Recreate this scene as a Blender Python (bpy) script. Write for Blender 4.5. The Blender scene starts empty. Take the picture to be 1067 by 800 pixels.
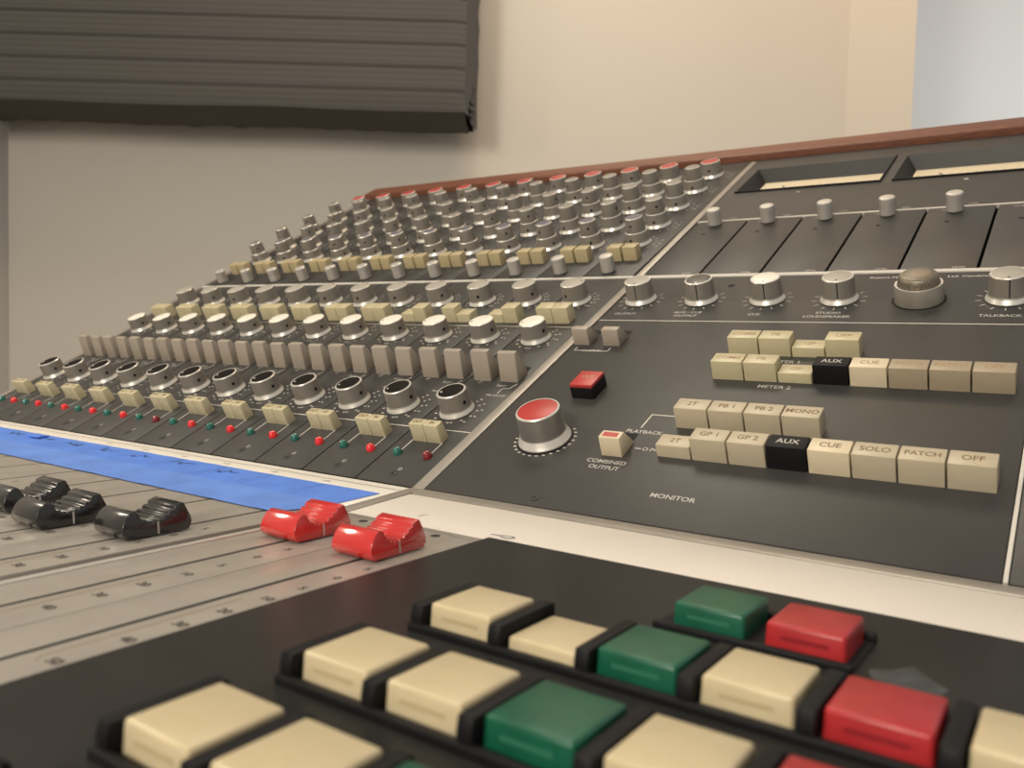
import bpy, bmesh, math, random
from mathutils import Matrix, Vector
random.seed(7)
SC = bpy.context.scene
COL = SC.collection
PI = math.pi
DESK = 0.80                       # height of the fader desk above the floor
TH = 0.48187                      # slope of the console's upper panel
MM = 0.001

# ------------------------------------------------------------------ materials
def mat(name, col, rough=0.5, metal=0.0, spec=0.5, noise=0.0, nscale=60.0, bump=0.0, bscale=200.0,
        sss=0.0, coat=0.0, trans=0.0, stretch=None, col2=None, rnoise=0.0):
    m = bpy.data.materials.new(name); m.use_nodes = True
    nt = m.node_tree; b = nt.nodes['Principled BSDF']
    b.inputs['Base Color'].default_value = (*col, 1)
    b.inputs['Roughness'].default_value = rough
    b.inputs['Metallic'].default_value = metal
    b.inputs['Specular IOR Level'].default_value = spec
    if sss:
        b.inputs['Subsurface Weight'].default_value = sss
        b.inputs['Subsurface Radius'].default_value = (0.004, 0.003, 0.0015)
        b.inputs['Subsurface Scale'].default_value = 0.6
    if coat:
        b.inputs['Coat Weight'].default_value = coat
        b.inputs['Coat Roughness'].default_value = 0.12
    if trans:
        b.inputs['Transmission Weight'].default_value = trans
    if noise or bump or rnoise:
        tc = nt.nodes.new('ShaderNodeTexCoord'); mp = nt.nodes.new('ShaderNodeMapping')
        nt.links.new(tc.outputs['Object'], mp.inputs['Vector'])
        if stretch: mp.inputs['Scale'].default_value = stretch
    if noise:
        n = nt.nodes.new('ShaderNodeTexNoise'); n.inputs['Scale'].default_value = nscale
        n.inputs['Detail'].default_value = 5
        nt.links.new(mp.outputs['Vector'], n.inputs['Vector'])
        mx = nt.nodes.new('ShaderNodeMix'); mx.data_type = 'RGBA'
        c2 = col2 or tuple(max(0, c * (1 - noise)) for c in col)
        mx.inputs['A'].default_value = (*c2, 1); mx.inputs['B'].default_value = (*(min(1, c * (1 + (0 if col2 else noise))) for c in col), 1)
        rp = nt.nodes.new('ShaderNodeMapRange'); rp.inputs['From Min'].default_value = 0.3; rp.inputs['From Max'].default_value = 0.7
        nt.links.new(n.outputs['Fac'], rp.inputs['Value'])
        nt.links.new(rp.outputs['Result'], mx.inputs['Factor'])
        nt.links.new(mx.outputs['Result'], b.inputs['Base Color'])
    if rnoise:
        n3 = nt.nodes.new('ShaderNodeTexNoise'); n3.inputs['Scale'].default_value = nscale * .6
        nt.links.new(mp.outputs['Vector'], n3.inputs['Vector'])
        r3 = nt.nodes.new('ShaderNodeMapRange')
        r3.inputs['To Min'].default_value = max(0.02, rough - rnoise); r3.inputs['To Max'].default_value = rough + rnoise
        nt.links.new(n3.outputs['Fac'], r3.inputs['Value']); nt.links.new(r3.outputs['Result'], b.inputs['Roughness'])
    if bump:
        n2 = nt.nodes.new('ShaderNodeTexNoise'); n2.inputs['Scale'].default_value = bscale
        nt.links.new(mp.outputs['Vector'], n2.inputs['Vector'])
        bp = nt.nodes.new('ShaderNodeBump'); bp.inputs['Strength'].default_value = bump; bp.inputs['Distance'].default_value = 0.0006
        nt.links.new(n2.outputs['Fac'], bp.inputs['Height']); nt.links.new(bp.outputs['Normal'], b.inputs['Normal'])
    return m

M = {}
M['panel'] = mat('charcoal_panel_paint', (0.044, 0.0425, 0.040), 0.46, spec=0.45, noise=0.10, nscale=25, bump=0.12, bscale=900, rnoise=0.05)
M['desk_black'] = mat('glossy_black_panel', (0.024, 0.0243, 0.0235), 0.40, spec=0.2, noise=0.25, nscale=14, rnoise=0.1)
M['groove'] = mat('dark_gap', (0.006, 0.006, 0.006), 0.8)
M['black'] = mat('black_plastic', (0.008, 0.008, 0.009), 0.55, spec=0.2, noise=0.15, nscale=60)
M['blackcap'] = mat('black_cap_plastic', (0.010, 0.008, 0.007), 0.65, spec=0.12)
M['alu'] = mat('satin_aluminium', (0.29, 0.268, 0.232), 0.44, metal=0.35, noise=0.06, nscale=120)
M['alu_skirt'] = mat('bright_aluminium', (0.74, 0.71, 0.65), 0.34, metal=0.45)
M['alu_big'] = mat('turned_aluminium', (0.42, 0.40, 0.365), 0.34, metal=0.75)
M['alu_dark'] = mat('worn_aluminium', (0.28, 0.258, 0.222), 0.44, metal=0.35, noise=0.12, nscale=90)
M['trim'] = mat('dull_metal_trim', (0.36, 0.33, 0.29), 0.45, metal=0.45, noise=0.06, nscale=50)
M['hairline'] = mat('engraved_white_line', (0.62, 0.59, 0.53), 0.6)
M['ink'] = mat('white_print', (0.50, 0.48, 0.44), 0.6)
M['whitecap'] = mat('white_cap_plastic', (0.86, 0.82, 0.72), 0.35)
M['greycap'] = mat('grey_cap_plastic', (0.40, 0.37, 0.32), 0.45)
M['darkcap'] = mat('dark_grey_cap_plastic', (0.085, 0.08, 0.07), 0.4)
M['redcap'] = mat('red_cap_plastic', (0.46, 0.042, 0.036), 0.4)
M['bluecap'] = mat('blue_grey_cap_plastic', (0.13, 0.13, 0.17), 0.4)
M['lever'] = mat('putty_grey_plastic', (0.36, 0.31, 0.25), 0.42, noise=0.05, nscale=80, bump=0.06)
M['cream'] = mat('cream_plastic', (0.53, 0.47, 0.30), 0.38, noise=0.07, nscale=90, sss=0.15)
M['ivory'] = mat('aged_ivory_plastic', (0.49, 0.425, 0.305), 0.42, noise=0.06, nscale=70, sss=0.12)
M['ivory_b'] = mat('tan_ivory_plastic', (0.36, 0.297, 0.205), 0.45, noise=0.08, nscale=70, sss=0.1)
M['ivory_c'] = mat('pale_ivory_plastic', (0.68, 0.58, 0.41), 0.42, noise=0.05, nscale=70, sss=0.12)
M['sand'] = mat('sand_cream_plastic', (0.45, 0.375, 0.22), 0.42, noise=0.08, nscale=70, sss=0.1)
M['brownprint'] = mat('brown_print', (0.17, 0.10, 0.045), 0.6)
M['fadedprint'] = mat('faded_brown_print', (0.36, 0.24, 0.13), 0.6)
M['bcream'] = mat('waxy_cream_plastic', (0.63, 0.53, 0.34), 0.33, noise=0.05, nscale=60, sss=0.3)
M['bgreen'] = mat('waxy_green_plastic', (0.006, 0.098, 0.052), 0.33, noise=0.2, nscale=90, sss=0.1)
M['bred'] = mat('waxy_red_plastic', (0.42, 0.022, 0.026), 0.35, noise=0.12, nscale=90, sss=0.15)
M['redfader'] = mat('red_fader_plastic', (0.60, 0.030, 0.028), 0.22, noise=0.06, nscale=80, coat=1.0)
M['blackfader'] = mat('black_fader_plastic', (0.012, 0.012, 0.013), 0.24, noise=0.1, nscale=80, coat=0.9)
M['whiteline'] = mat('white_index_line', (0.55, 0.52, 0.49), 0.5)
M['ledred'] = mat('red_lamp_lens', (0.80, 0.02, 0.025), 0.12, coat=0.6)
M['ledgreen'] = mat('green_lamp_lens', (0.010, 0.13, 0.10), 0.12, coat=0.6)
M['leddark'] = mat('dark_red_lamp_lens', (0.20, 0.006, 0.012), 0.12, coat=0.6)
M['fader_plate'] = mat('grey_fader_plate', (0.44, 0.405, 0.355), 0.33, metal=0.15, noise=0.08, nscale=30, rnoise=0.05)
M['darkprint'] = mat('dark_print', (0.085, 0.072, 0.06), 0.6)
M['paper'] = mat('white_writing_strip', (0.88, 0.84, 0.76), 0.45, noise=0.03, nscale=20)
M['paper_r'] = mat('matt_white_panel', (0.74, 0.69, 0.62), 0.5, noise=0.03, nscale=14)
M['wood'] = mat('reddish_brown_wood', (0.175, 0.064, 0.036), 0.45, noise=0.35, nscale=30, stretch=(3, 40, 40))
M['tape'] = mat('blue_masking_tape', (0.10, 0.245, 0.78), 0.55, noise=0.10, nscale=40, bump=0.3, bscale=300)
M['tape_sheen'] = mat('sheen_blue_masking_tape', (0.13, 0.28, 0.78), 0.5, noise=0.12, nscale=40, bump=0.3, bscale=300)  # same blue tape, its sheen put in as a lighter colour
M['pen'] = mat('felt_pen', (0.02, 0.035, 0.11), 0.6)
M['meterface'] = mat('cream_meter_card', (0.74, 0.64, 0.46), 0.5, noise=0.05, nscale=200)
M['meterwall'] = mat('meter_recess_paint', (0.030, 0.029, 0.026), 0.5)
M['mesh'] = None
M['grime'] = mat('grime_smear', (0.042, 0.047, 0.050), 0.5, noise=0.5, nscale=160)
M['chassis'] = mat('dark_chassis', (0.03, 0.03, 0.03), 0.6)

def mesh_mat():
    m = mat('woven_wire_mesh', (0.16, 0.135, 0.10), 0.5, metal=0.6)
    nt = m.node_tree; b = nt.nodes['Principled BSDF']
    tc = nt.nodes.new('ShaderNodeTexCoord'); v = nt.nodes.new('ShaderNodeTexVoronoi'); v.inputs['Scale'].default_value = 1100
    v.inputs['Randomness'].default_value = 0.15
    nt.links.new(tc.outputs['Object'], v.inputs['Vector'])
    r = nt.nodes.new('ShaderNodeValToRGB'); r.color_ramp.elements[0].color = (0.05, 0.045, 0.035, 1); r.color_ramp.elements[1].color = (0.30, 0.26, 0.20, 1)
    r.color_ramp.elements[0].position = 0.1; r.color_ramp.elements[1].position = 0.6
    nt.links.new(v.outputs['Distance'], r.inputs['Fac']); nt.links.new(r.outputs['Color'], b.inputs['Base Color'])
    return m
M['mesh'] = mesh_mat()

def fabric_mat():
    m = bpy.data.materials.new('grey_striped_fabric'); m.use_nodes = True
    nt = m.node_tree; b = nt.nodes['Principled BSDF']; b.inputs['Roughness'].default_value = 0.95
    b.inputs['Specular IOR Level'].default_value = 0.1
    tc = nt.nodes.new('ShaderNodeTexCoord'); sp = nt.nodes.new('ShaderNodeSeparateXYZ'); nt.links.new(tc.outputs['Object'], sp.inputs['Vector'])
    def math_(op, a, bv=None):
        n = nt.nodes.new('ShaderNodeMath'); n.operation = op
        for i, x in enumerate((a, bv)):
            if x is None: continue
            if isinstance(x, (int, float)): n.inputs[i].default_value = x
            else: nt.links.new(x, n.inputs[i])
        return n.outputs[0]
    z = sp.outputs['Z']
    def band(period, off, width):                 # 1 inside a dark line of the weave
        f = math_('FRACT', math_('ADD', math_('DIVIDE', z, period), off))
        return math_('LESS_THAN', math_('ABSOLUTE', math_('SUBTRACT', f, 0.5)), width)
    wide = band(0.0415, 0.592, 0.085)
    fine = band(0.0105, 0.2, 0.16)
    nz = nt.nodes.new('ShaderNodeTexNoise'); nz.inputs['Scale'].default_value = 1.0
    mp = nt.nodes.new('ShaderNodeMapping'); mp.inputs['Scale'].default_value = (350, 350, 900)
    nt.links.new(tc.outputs['Object'], mp.inputs['Vector']); nt.links.new(mp.outputs['Vector'], nz.inputs['Vector'])
    val = math_('SUBTRACT', math_('SUBTRACT', 1.0, math_('MULTIPLY', wide, 0.32)), math_('MULTIPLY', fine, 0.14))
    val = math_('MULTIPLY', val, math_('ADD', 0.8, math_('MULTIPLY', nz.outputs['Fac'], 0.4)))
    mx = nt.nodes.new('ShaderNodeMix'); mx.data_type = 'RGBA'
    mx.inputs['A'].default_value = (0.0, 0.0, 0.0, 1); mx.inputs['B'].default_value = (0.112, 0.105, 0.097, 1)
    nt.links.new(val, mx.inputs['Factor']); nt.links.new(mx.outputs['Result'], b.inputs['Base Color'])
    bp = nt.nodes.new('ShaderNodeBump'); bp.inputs['Strength'].default_value = 0.5; bp.inputs['Distance'].default_value = 0.002
    nt.links.new(val, bp.inputs['Height']); nt.links.new(bp.outputs['Normal'], b.inputs['Normal'])
    return m
M['fabric'] = fabric_mat()
M['fabric_edge'] = mat('dark_fabric_edge', (0.115, 0.110, 0.102), 0.95, spec=0.1, noise=0.2, nscale=300)
M['wall'] = mat('painted_plaster', (0.66, 0.615, 0.54), 0.75, spec=0.25, noise=0.015, nscale=3, bump=0.05, bscale=150)
M['wall_side'] = mat('shade_toned_plaster', (0.60, 0.57, 0.52), 0.8, spec=0.2, noise=0.02, nscale=4)  # back-wall plaster with the left wall's shade put into the colour
M['wall_white'] = mat('white_plaster', (0.74, 0.74, 0.72), 0.75, spec=0.25, noise=0.015, nscale=3, bump=0.05, bscale=150)
M['floor'] = mat('brown_floorboards', (0.16, 0.10, 0.06), 0.45, noise=0.3, nscale=6, stretch=(1, 12, 1))

# ------------------------------------------------------------------ mesh builder (millimetres in, metres out)
_text_cache = {}
def text_geo(s):
    if s not in _text_cache:
        cu = bpy.data.curves.new('lettering', 'FONT'); cu.body = s; cu.size = 1.0
        cu.offset = 0.014; cu.align_x = 'CENTER'; cu.align_y = 'CENTER'; cu.resolution_u = 3
        o = bpy.data.objects.new('lettering', cu); COL.objects.link(o)
        dg = bpy.context.evaluated_depsgraph_get()
        me = bpy.data.meshes.new_from_object(o.evaluated_get(dg))
        vs = [v.co.copy() for v in me.vertices]; fs = [tuple(p.vertices) for p in me.polygons]
        bpy.data.objects.remove(o); bpy.data.curves.remove(cu); bpy.data.meshes.remove(me)
        _text_cache[s] = (vs, fs)
    return _text_cache[s]

class MB:
    def __init__(self): self.v = []; self.f = []; self.m = []; self.mats = []; self.s = []
    def mi(self, name):
        if name not in self.mats: self.mats.append(name)
        return self.mats.index(name)
    def raw(self, vs, fs, m, sm=None):
        b = len(self.v); self.v += [tuple(x) for x in vs]; k = self.mi(m) if isinstance(m, str) else None
        self.s += sm if sm is not None else [len(f) != 2 for f in fs]
        for i, f in enumerate(fs):
            self.f.append(tuple(b + j for j in f)); self.m.append(k if k is not None else self.mi(m[i]))
    def bev(self, vs, fs, m, w, seg=2):
        bm = bmesh.new(); bv = [bm.verts.new(x) for x in vs]
        for f in fs: bm.faces.new([bv[i] for i in f])
        bm.normal_update()
        ed = [e for e in bm.edges if len(e.link_faces) == 2 and e.calc_face_angle(0) > 0.3]
        res = bmesh.ops.bevel(bm, geom=ed, offset=w, segments=seg, profile=0.5, affect='EDGES', clamp_overlap=True)
        bm.verts.index_update(); new = set(res['faces'])
        self.raw([v.co[:] for v in bm.verts], [[v.index for v in f.verts] for f in bm.faces], m, [f in new for f in bm.faces]); bm.free()
    def box(self, x0, x1, y0, y1, z0, z1, m, w=0, seg=2):
        vs = [(x0,y0,z0),(x1,y0,z0),(x1,y1,z0),(x0,y1,z0),(x0,y0,z1),(x1,y0,z1),(x1,y1,z1),(x0,y1,z1)]
        fs = [(3,2,1,0),(4,5,6,7),(0,1,5,4),(1,2,6,5),(2,3,7,6),(3,0,4,7)]
        (self.bev(vs, fs, m, w, seg) if w else self.raw(vs, fs, m))
    def prism(self, prof, x0, x1, m, w=0, seg=2, axis='x'):
        n = len(prof)
        vs = [(x0, a, b) for a, b in prof] + [(x1, a, b) for a, b in prof]
        fs = [tuple(range(n))[::-1], tuple(range(n, 2 * n))] + [(i, (i + 1) % n, n + (i + 1) % n, n + i) for i in range(n)]
        area = sum(prof[i][0] * prof[(i + 1) % n][1] - prof[(i + 1) % n][0] * prof[i][1] for i in range(n))
        if area < 0: fs = [f[::-1] for f in fs]
        (self.bev(vs, fs, m, w, seg) if w else self.raw(vs, fs, m))
    def lathe(self, prof, m, cx=0, cy=0, n=32, flutes=0, depth=0.0):
        vs = []; fs = []; ms = []
        k = len(prof)
        for i in range(n):
            a = 2 * PI * i / n
            for j, p in enumerate(prof):
                r = p[0]
                if flutes and len(p) > 2 and p[2] == 'f' and i % 2: r -= depth
                vs.append((cx + r * math.cos(a), cy + r * math.sin(a), p[1]))
        for i in range(n):
            i2 = (i + 1) % n
            for j in range(k - 1):
                fs.append((i * k + j, i2 * k + j, i2 * k + j + 1, i * k + j + 1)); ms.append(m if isinstance(m, str) else m[j])
        if prof[-1][0] > 0: fs.append(tuple(i * k + k - 1 for i in range(n))); ms.append(m if isinstance(m, str) else m[-1])
        if prof[0][0] > 0: fs.append(tuple(i * k for i in range(n))[::-1]); ms.append(m if isinstance(m, str) else m[0])
        self.raw(vs, fs, ms)
    def disc(self, cx, cy, z, r, m, n=10, sx=1.0, sy=1.0):
        self.raw([(cx + sx * r * math.cos(2 * PI * i / n), cy + sy * r * math.sin(2 * PI * i / n), z) for i in range(n)], [tuple(range(n))], m)
    def line(self, pts, w, z, m):
        for (a, b) in zip(pts[:-1], pts[1:]):
            d = Vector((b[0] - a[0], b[1] - a[1])); L = d.length
            if L < 1e-6: continue
            d /= L; n = Vector((-d.y, d.x)) * w / 2; e = d * w / 2 * 0.9
            self.raw([(a[0]-e.x-n.x, a[1]-e.y-n.y, z), (b[0]+e.x-n.x, b[1]+e.y-n.y, z), (b[0]+e.x+n.x, b[1]+e.y+n.y, z), (a[0]-e.x+n.x, a[1]-e.y+n.y, z)], [(0,1,2,3)], m)
    def text(self, s, cx, cy, z, size, m, sx=1.0, rot=0.0):
        vs, fs = text_geo(s); c, q = math.cos(rot), math.sin(rot)
        self.raw([(cx + size * (sx * v.x * c - v.y * q), cy + size * (sx * v.x * q + v.y * c), z) for v in vs], fs, m)
    def mesh(self, name, smooth=38):
        me = bpy.data.meshes.new(name)
        me.from_pydata([(a * MM, b * MM, c * MM) for a, b, c in self.v], [], self.f)
        for k in self.mats: me.materials.append(M[k])
        me.polygons.foreach_set('material_index', self.m)
        me.polygons.foreach_set('use_smooth', self.s)
        me.update(); me.set_sharp_from_angle(angle=math.radians(smooth))
        return me

def link(name, me, parent=None, loc=(0, 0, 0), rz=0.0, label=None):
    o = bpy.data.objects.new(name, me); COL.objects.link(o)
    if parent is not None: o.parent = parent
    o.matrix_local = Matrix.Translation([c * MM for c in loc]) @ Matrix.Rotation(rz, 4, 'Z')
    if label: o['label'] = label
    return o
def thing(name, label, cat, matrix, group=None):
    o = bpy.data.objects.new(name, None); COL.objects.link(o); o.empty_display_size = 0.01
    o.matrix_world = matrix; o['label'] = label; o['category'] = cat
    if group: o['group'] = group
    return o
def copy_tree(o, parent=None):
    c = o.copy(); COL.objects.link(c)
    if parent is not None: c.parent = parent
    for ch in list(o.children): copy_tree(ch, c)
    return c
BASE = Matrix.Translation((0, 0, DESK))
SLOPE = BASE @ Matrix.Rotation(TH, 4, 'X')
def on_slope(u, v): return SLOPE @ Matrix.Translation((u * MM, v * MM, 0))
def on_desk(x, y, z=-3.4): return BASE @ Matrix.Translation((x * MM, y * MM, z * MM))

# ------------------------------------------------------------------ knobs
def knob_mesh(name, rs, rb, rt, h, line=False, hole=None, n=40, body='alu', rim=1.1):
    """skirted aluminium knob with a recessed top for an inlay"""
    b = MB()
    pr = [(rs, 0.35), (rs, 0.9), (rs - 0.2, 1.2), (rb + 0.55, 3.2), (rb + 0.05, 4.0), (rt, h - 0.5), (rt - 0.45, h), (rt - rim, h), (rt - rim - 0.05, h - 0.35), (0.0, h - 0.35)]
    ms = ['alu_skirt', 'alu_skirt', 'alu_skirt', body, body, 'alu_skirt', 'alu_skirt', body, body]
    b.lathe(pr, ms, n=n)
    b.lathe([(3.0, -0.5), (3.0, 0.5)], 'groove', n=12)
    def sidepatch(ang, z0, z1, wd):
        pts = []
        for (dz, s) in ((z0, -1), (z0, 1), (z1, 1), (z1, -1)):
            r = rb + (rt - rb) * (dz - 4) / (h - 4.5) + 0.08
            a = ang + s * wd / r / 2
            pts.append((r * math.cos(a), r * math.sin(a), dz))
        b.raw(pts, [(0, 1, 2, 3)], 'groove')
    if line: sidepatch(-PI / 2 + 0.15, 4.2, h - 0.8, 0.7)
    if hole is not None:
        zc = 4 + (h - 4) * 0.36; R = 1.35
        pts = []
        for i in range(10):
            t = 2 * PI * i / 10; dz = zc + R * math.sin(t)
            r = rb + (rt - rb) * (dz - 4) / (h - 4.5) + 0.07; a = hole + R * math.cos(t) / r
            pts.append((r * math.cos(a), r * math.sin(a), dz))
        b.raw(pts, [tuple(range(10))], 'groove')
    return b.mesh(name, 25)
def inlay_mesh(name, r, h, m, dot=None, dotmat='groove', notch=False):
    b = MB()
    b.lathe([(r, h - 0.34), (r, h - 0.12), (r - 0.25, h), (0, h + 0.02)], m, n=36)
    if dot is not None: b.disc((r - 1.9) * math.cos(dot), (r - 1.9) * math.sin(dot), h + 0.07, 0.75, dotmat, 10)
    return b.mesh(name)
def small_knob_mesh(r=5.8, h=14.5):
    b = MB()
    b.lathe([(2.4, -0.3), (2.4, 1.0)], 'groove', n=12)
    b.lathe([(r - .2, 0.8), (r, 1.2, 'f'), (r, h - 4.0, 'f'), (r, h - 3.6), (r, h - 0.8), (r - 0.7, h - 0.1), (r - 1.2, h), (0, h)], 'alu_small', n=48, flutes=1, depth=0.28)
    return b.mesh('small_knob')
M['alu_small'] = mat('knurled_aluminium', (0.64, 0.61, 0.56), 0.38, metal=0.45)
SMALL = small_knob_mesh()
POT_LINE = None

def dual_lower_mesh(rs, rb, rt, h, hole):
    b = MB()
    pr = [(rs, 0.35), (rs, 0.9), (rs - 0.2, 1.2), (rb + 0.5, 3.1), (rb, 3.8), (rt, h - 0.6), (rt - 0.6, h), (0, h)]
    b.lathe(pr, ['alu_skirt', 'alu_skirt', 'alu_skirt', 'alu_dark', 'alu_dark', 'alu_skirt', 'alu_dark'], n=36)
    b.lathe([(3.0, -0.5), (3.0, 0.5)], 'groove', n=12)
    R = 1.35; zc = h * 0.48; pts = []
    for i in range(10):
        t = 2 * PI * i / 10; dz = zc + R * math.sin(t); r = rb + (rt - rb) * (dz - 3.4) / (h - 4) + 0.07; a = hole + R * math.cos(t) / r
        pts.append((r * math.cos(a), r * math.sin(a), dz))
    b.raw(pts, [tuple(range(10))], 'groove')
    return b.mesh('lower_ring', 25)
def dual_upper_mesh(rb, rt, h0, h1, top, hole):
    b = MB()
    pr = [(rb, h0 + 0.05), (rb, h0 + 0.9), (rt, h1 - 0.7), (rt - 0.7, h1), (rt - 1.1, h1), (rt - 1.3, h1 - 0.25), (0, h1 - 0.25)]
    b.lathe(pr, ['alu_dark', 'alu_dark', 'alu_skirt', 'alu_dark', 'alu_dark', top], n=32)
    R = 1.2; zc = (h0 + h1) / 2; pts = []
    for i in range(10):
        t = 2 * PI * i / 10; dz = zc + R * math.sin(t); r = rb + (rt - rb) * (dz - h0 - .9) / (h1 - h0 - 1.6) + 0.07; a = hole + R * math.cos(t) / r
        pts.append((r * math.cos(a), r * math.sin(a), dz))
    b.raw(pts, [tuple(range(10))], 'groove')
    return b.mesh('upper_knob')

def ticks(b, cx, cy, r, a0, a1, n, style='dot'):
    for i in range(n):
        a = math.radians(a0 + (a1 - a0) * i / (n - 1)); c, s = math.cos(a), math.sin(a)
        if style == 'dot':
            b.disc(cx + r * c, cy + r * s, 0.08, 0.85, 'ink', 8, 1.25, 0.8)
        elif style == 'dash':
            b.line([(cx + r * c, cy + r * s), (cx + (r + 2.4) * c, cy + (r + 2.4) * s)], 0.7, 0.08, 'ink')
        elif style == 'num':
            b.text(str(i), cx + r * c, cy + r * s, 0.08, 2.9, 'ink')
        elif style == 'both':
            b.line([(cx + r * c, cy + r * s), (cx + (r + 1.6) * c, cy + (r + 1.6) * s)], 0.6, 0.08, 'ink')
            b.text(str(i), cx + (r + 3.6) * c, cy + (r + 3.6) * s, 0.08, 2.6, 'ink')

def screw(b, x, y, z=0.0, r=2.6, dark=True):
    b.lathe([(r, z - 0.2), (r, z + 0.25), (r - 0.6, z + 0.5), (0, z + 0.5)], 'chassis' if dark else 'alu_dark', x, y, 14)
    b.disc(x, y, z + 0.56, 0.9, 'groove', 6)

# ------------------------------------------------------------------ the console frame
con = thing('mixing_console', 'big analogue mixing console frame with wooden top rail, metal trim and white writing strip', 'mixing console', on_desk(0, 0, 0))
cs, sn = math.cos(TH), math.sin(TH)
def sl(v, h): return (v * cs - h * sn, v * sn + h * cs)         # slope coordinates to desk coordinates
UL, UR = -555.0, 430.0
b = MB()
b.prism([(-430, -14), (-58, -14), (-2, -10), sl(0, -4), sl(199, -4), sl(452, -22), sl(640, -22), (650, -330), (420, -330), (-300, -160), (-430, -160)], UL, UR, 'chassis')
b.box(UL + 20, UL + 80, -250, 400, -780, -150, 'chassis')
b.box(UR - 80, UR - 20, -250, 400, -780, -150, 'chassis')
link('chassis', b.mesh('chassis'), con)
b = MB()   # wooden rail with clipped left corner
pf = [sl(600, -6), sl(600, 6.0), sl(601.5, 7.2), sl(628, 7.2), sl(630, 5), sl(630, -20), sl(610, -20)]
n = len(pf); x0, x1 = -588, UR
vs = [(x0 + (12 if i in (1, 2, 3, 4) else 0), p[0], p[1]) for i, p in enumerate(pf)] + [(x1, p[0], p[1]) for p in pf]
vs = [((v[0] + (0 if j >= n else 0)), v[1], v[2]) for j, v in enumerate(vs)]
b.bev(vs, [tuple(range(n)), tuple(range(2 * n - 1, n - 1, -1))] + [(n + i, n + (i + 1) % n, (i + 1) % n, i) for i in range(n)], 'wood', 0.8)
link('wood_rail', b.mesh('wood_rail'), con)
def slope_bar(name, pts, h0, h1, m, w=0.5):
    """a flat bar on the slope through four (u, v) corners"""
    b = MB(); vs = []
    for h in (h0, h1):
        for (u, v) in pts: y, z = sl(v, h); vs.append((u, y, z))
    b.bev(vs, [(3,2,1,0),(4,5,6,7),(0,1,5,4),(1,2,6,5),(2,3,7,6),(3,0,4,7)], m, w)
    return link(name, b.mesh(name), con)
slope_bar('vertical_trim', [(-3.9, -1), (3.9, -1), (3.3, 288), (-3.3, 288)], -4, 0.7, 'trim')
slope_bar('vertical_trim', [(-3.3, 288.3), (3.3, 288.3), (-1.0, 592), (-7.0, 592)], -4, 0.7, 'trim')
slope_bar('cross_trim', [(-563, 287.2), (-3.4, 287.2), (-3.4, 290.2), (-563, 290.2)], -3, 0.6, 'hairline', 0.2)
slope_bar('cross_trim', [(3.4, 286.2), (UR, 286.2), (UR, 290.2), (3.4, 290.2)], -3, 0.6, 'hairline', 0.2)
slope_bar('end_cheek', [(-551, -2), (-545, -2), (-545, 200), (-551, 200)], -12, 0.4, 'trim')
slope_bar('end_cheek', [(-566, 200), (-560, 200), (-566, 612), (-574, 612)], -12, 0.4, 'trim')
slope_bar('back_ledge', [(-572, 588), (UR, 588), (UR, 599), (-572, 599)], -12, -0.4, 'meterwall', 0.4)
# white writing strip (left) and white panel (right); both fall a little towards the operator
def strip_z(y): return y * 3.4 / 57.0
def strip_slab(name, x0, x1, y0, y1, m, dz=0.0, skew=0.0, t=4.0):
    b = MB(); vs = []
    for k in (-t, 0):
        for (x, y) in ((x0, y0), (x1, y0), (x1, y1), (x0, y1)): vs.append((x, y, strip_z(y) + dz + k))
    b.bev(vs, [(3,2,1,0),(4,5,6,7),(0,1,5,4),(1,2,6,5),(2,3,7,6),(3,0,4,7)], m, 0.4)
    return b, name
b, nme = strip_slab('writing_strip', -549, -4.2, -55.5, -1.5, 'paper', 0.0)
b.line([(-549, -9), (-4.5, -9)], 0.8, -0.42, 'trim')
for k in range(6):          # pen ticks left along the upper edge
    x = -60 - 45 * k; 
    b.line([(x, -14), (x + 6, -13.2), (x + 4, -15.5)], 0.6, -0.72, 'pen')
link(nme, b.mesh(nme), con)
b, nme = strip_slab('strip_divider', -4.0, 4.0, -57, -1.0, 'trim', 0.5); link(nme, b.mesh(nme), con)
b, nme = strip_slab('white_panel', 4.2, UR, -57, -11.5, 'paper_r', 0.0)
b.line([(85, -49.5), (94, -47), (96.5, -48.5), (94, -51), (90, -50)], 0.7, -2.75, 'pen')
b.line([(38, -43), (41, -36)], 0.6, -2.3, 'trim')
link(nme, b.mesh(nme), con)
b, nme = strip_slab('edge_trim', 4.2, UR, -10.5, -1.2, 'trim', 0.6); link(nme, b.mesh(nme), con)
b, nme = strip_slab('edge_trim', 4.2, UR, -60.5, -57.2, 'trim', 0.3); link(nme, b.mesh(nme), con)
b, nme = strip_slab('edge_trim', -549, -4.2, -58.5, -55.8, 'paper', 0.2); link(nme, b.mesh(nme), con)
b = MB(); b.box(1.2, 4.6, -425, -61.5, -10, -2.9, 'alu_skirt', 0.4); link('fader_divider', b.mesh('fader_divider'), con)

# blank panel to the right of the monitor panel
b = MB(); vs = []
for h in (-4, 0):
    for (u, v) in ((274.6, 1), (UR, 1), (UR, 285.4), (274.6, 285.4)): y, z = sl(v, h); vs.append((u, y, z))
b.bev(vs, [(3,2,1,0),(4,5,6,7),(0,1,5,4),(1,2,6,5),(2,3,7,6),(3,0,4,7)], 'panel', 0.4)
link('blank_panel', b.mesh('blank_panel'), con)
slope_bar('vertical_trim', [(272.6, 1), (274.2, 1), (274.2, 286), (272.6, 286)], -4, 0.4, 'hairline', 0.2)

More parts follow.
